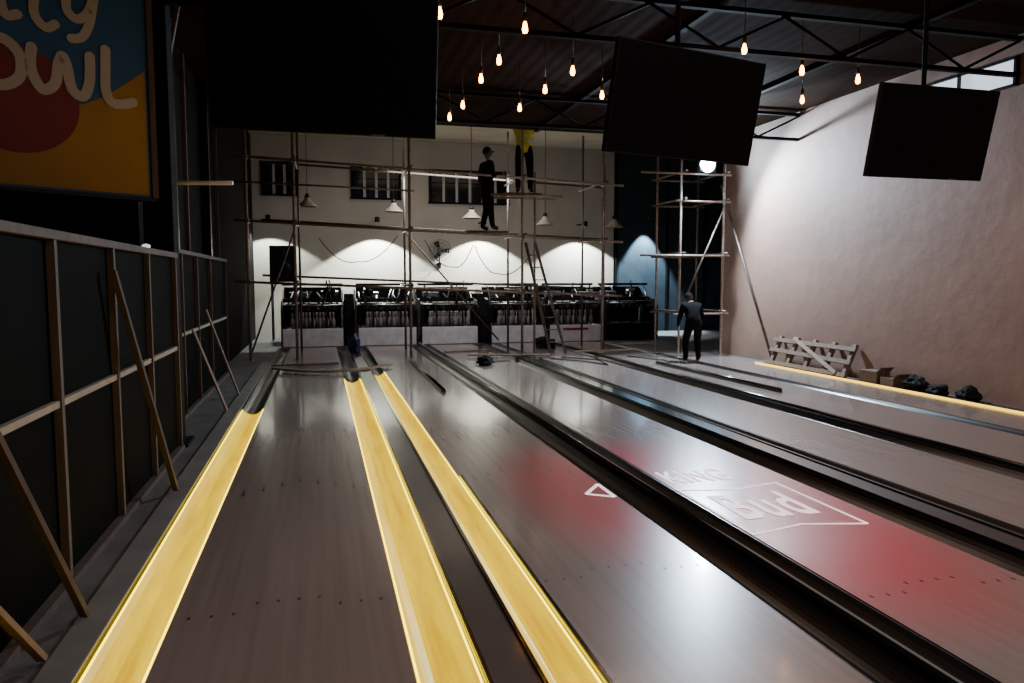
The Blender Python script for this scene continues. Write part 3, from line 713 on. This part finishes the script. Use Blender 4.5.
    if hair=='cap': h.prism([c+R@Vector(q) for q in ((-.06,.08,.03),(-.05,.15,.02),(0,.17,.02),(.05,.15,.02),(.06,.08,.03))],R@Vector((0,0,.008)),'clothdk')
    h.done(hair,parent=bod)
    if vest:
        v_=MB()
        for f in vf: v_.face(f,'hivis')
        bmesh.ops.remove_doubles(v_.bm,verts=v_.bm.verts,dist=.0005)
        for f in v_.bm.faces:
            z=f.calc_center_median().z; f.smooth=True
            if 1.06<z<1.09 or 1.2<z<1.23: f.material_index=v_.mi('silver')
        v_.done('vest',parent=bod)
    return bod
person((3.46,15.52,2.642),math.radians(-75),dict(elR=(.2,.05,1.13),wrR=(.16,.27,1.2),paR=(.15,.35,1.23),elL=(-.23,-.05,1.13),wrL=(-.2,.03,.9),paL=(-.2,.06,.82),
   knL=(-.1,.05,.48),anL=(-.1,-.06,.09),toL=(-.11,.09,.045),anR=(.11,.08,.09),toR=(.12,.22,.045)),('clothdk','clothdk'),
   'person in dark clothes and cap standing on scaffold plank')
person((4.30,15.6,3.46),math.radians(170),dict(elR=(.27,.08,1.62),wrR=(.2,.14,1.8),paR=(.18,.16,1.86),elL=(-.27,.05,1.6),wrL=(-.2,.12,1.78),paL=(-.18,.14,1.85),
   hiL=(-.11,0,.88),knL=(-.13,.02,.48),anL=(-.14,0,.09),toL=(-.17,.14,.045),knR=(.12,.03,.48),anR=(.13,0,.09),toR=(.15,.14,.045)),('clothbr','clothdk'),
   'person in yellow vest standing on scaffold, arms raised',headdir=(0,-.25,1),vest=True)
p3=person((7.02,13.05,0),math.radians(-8),dict(pel=(0,-.05,.86),spi=(0,.02,1.02),che=(0,.10,1.15),nec=(0,.19,1.26),hd=(0,.24,1.31),
   shL=(-.18,.14,1.22),elL=(-.25,.16,.96),wrL=(-.23,.30,.78),paL=(-.22,.35,.72),shR=(.18,.14,1.22),elR=(.26,.14,.97),wrR=(.25,.26,.76),paR=(.24,.31,.69),
   hiL=(-.10,-.05,.81),knL=(-.14,.08,.45),anL=(-.16,-.03,.09),toL=(-.18,.12,.045),hiR=(.10,-.05,.81),knR=(.13,.08,.45),anR=(.13,-.02,.09),toR=(.15,.13,.045)),
   ('clothdk','clothdk'),'person in dark clothes leaning slightly forward beside scaffold',headdir=(0,.8,1),facedir=(0,1,-.8),hair='hair')
p3.scale=(.9,.9,.9)

# ------------------------------------------------------------ lights
def light(kind,loc,energy,color,size=.1,rot=(0,0,0),**kw):
    l=bpy.data.lights.new('lamp',kind); l.energy=energy; l.color=color
    if kind=='AREA': l.size=size; 
    else: l.shadow_soft_size=size
    for k,v in kw.items(): setattr(l,k,v)
    o=bpy.data.objects.new('light_source',l); COL.objects.link(o); o.location=loc; o.rotation_euler=rot; return o
light('SPOT',(7.60,13.5,3.93),2100,(.68,.84,1),.10,rot=(math.radians(52),0,math.radians(164)),spot_size=math.radians(156),spot_blend=.5)
light('AREA',(3.5,1.5,4.5),150,(1,.82,.72),5,shape='RECTANGLE',size_y=5)
light('AREA',(5.0,8.0,4.0),50,(1,.68,.52),3)
for i,(x,e_,col) in enumerate(((-1.3,330,(.90,1,.92)),(1.55,1150,(.93,1,.94)),(4.55,1150,(.93,1,.94)),(7.6,950,(.88,.97,1)),(9.75,2800,(.58,.84,1)))):
    yy=20.75 if x<9 else 21.0
    zz=3.15 if x<9 else 3.45
    b=MB(); b.lathe([(.05,0),(.07,.02),(.07,.14),(.03,.16)],(0,0,0),'blackmetal',n=12); b.box((-.02,.05,.08),(.02,21.5-yy,.11),'grey_dark')
    o=b.done('wall_downlight',loc=(x,yy,zz+.02)); o['label']='small black downlight bracketed off wall above machines'; o['category']='light'; o['group']='rear wall downlights'
    light('SPOT',(x,yy,zz),e_,col,.03,rot=(math.radians(6),0,0),spot_size=math.radians(112 if x<9 else 66),spot_blend=.15 if x<9 else .4)
light('AREA',(3.3,18.6,4.9),30,(1,.76,.54),4)
light('AREA',(3.0,16.6,3.9),80,(.90,.95,1),3,rot=(math.radians(35),0,0),shape='RECTANGLE',size_y=.4)  # added fill to brighten the machine fronts, no fixture modelled
W_=bpy.data.worlds.new('World'); S.world=W_; W_.use_nodes=True
W_.node_tree.nodes['Background'].inputs[0].default_value=(.5,.5,.6,1); W_.node_tree.nodes['Background'].inputs[1].default_value=.03

cd=bpy.data.cameras.new('Camera'); cd.lens=26.0; cd.sensor_width=36
co=bpy.data.objects.new('Camera',cd); COL.objects.link(co); co.location=(0,0,1.6)
co.rotation_euler=(math.radians(90-4.75),0,math.radians(-14.5)); S.camera=co
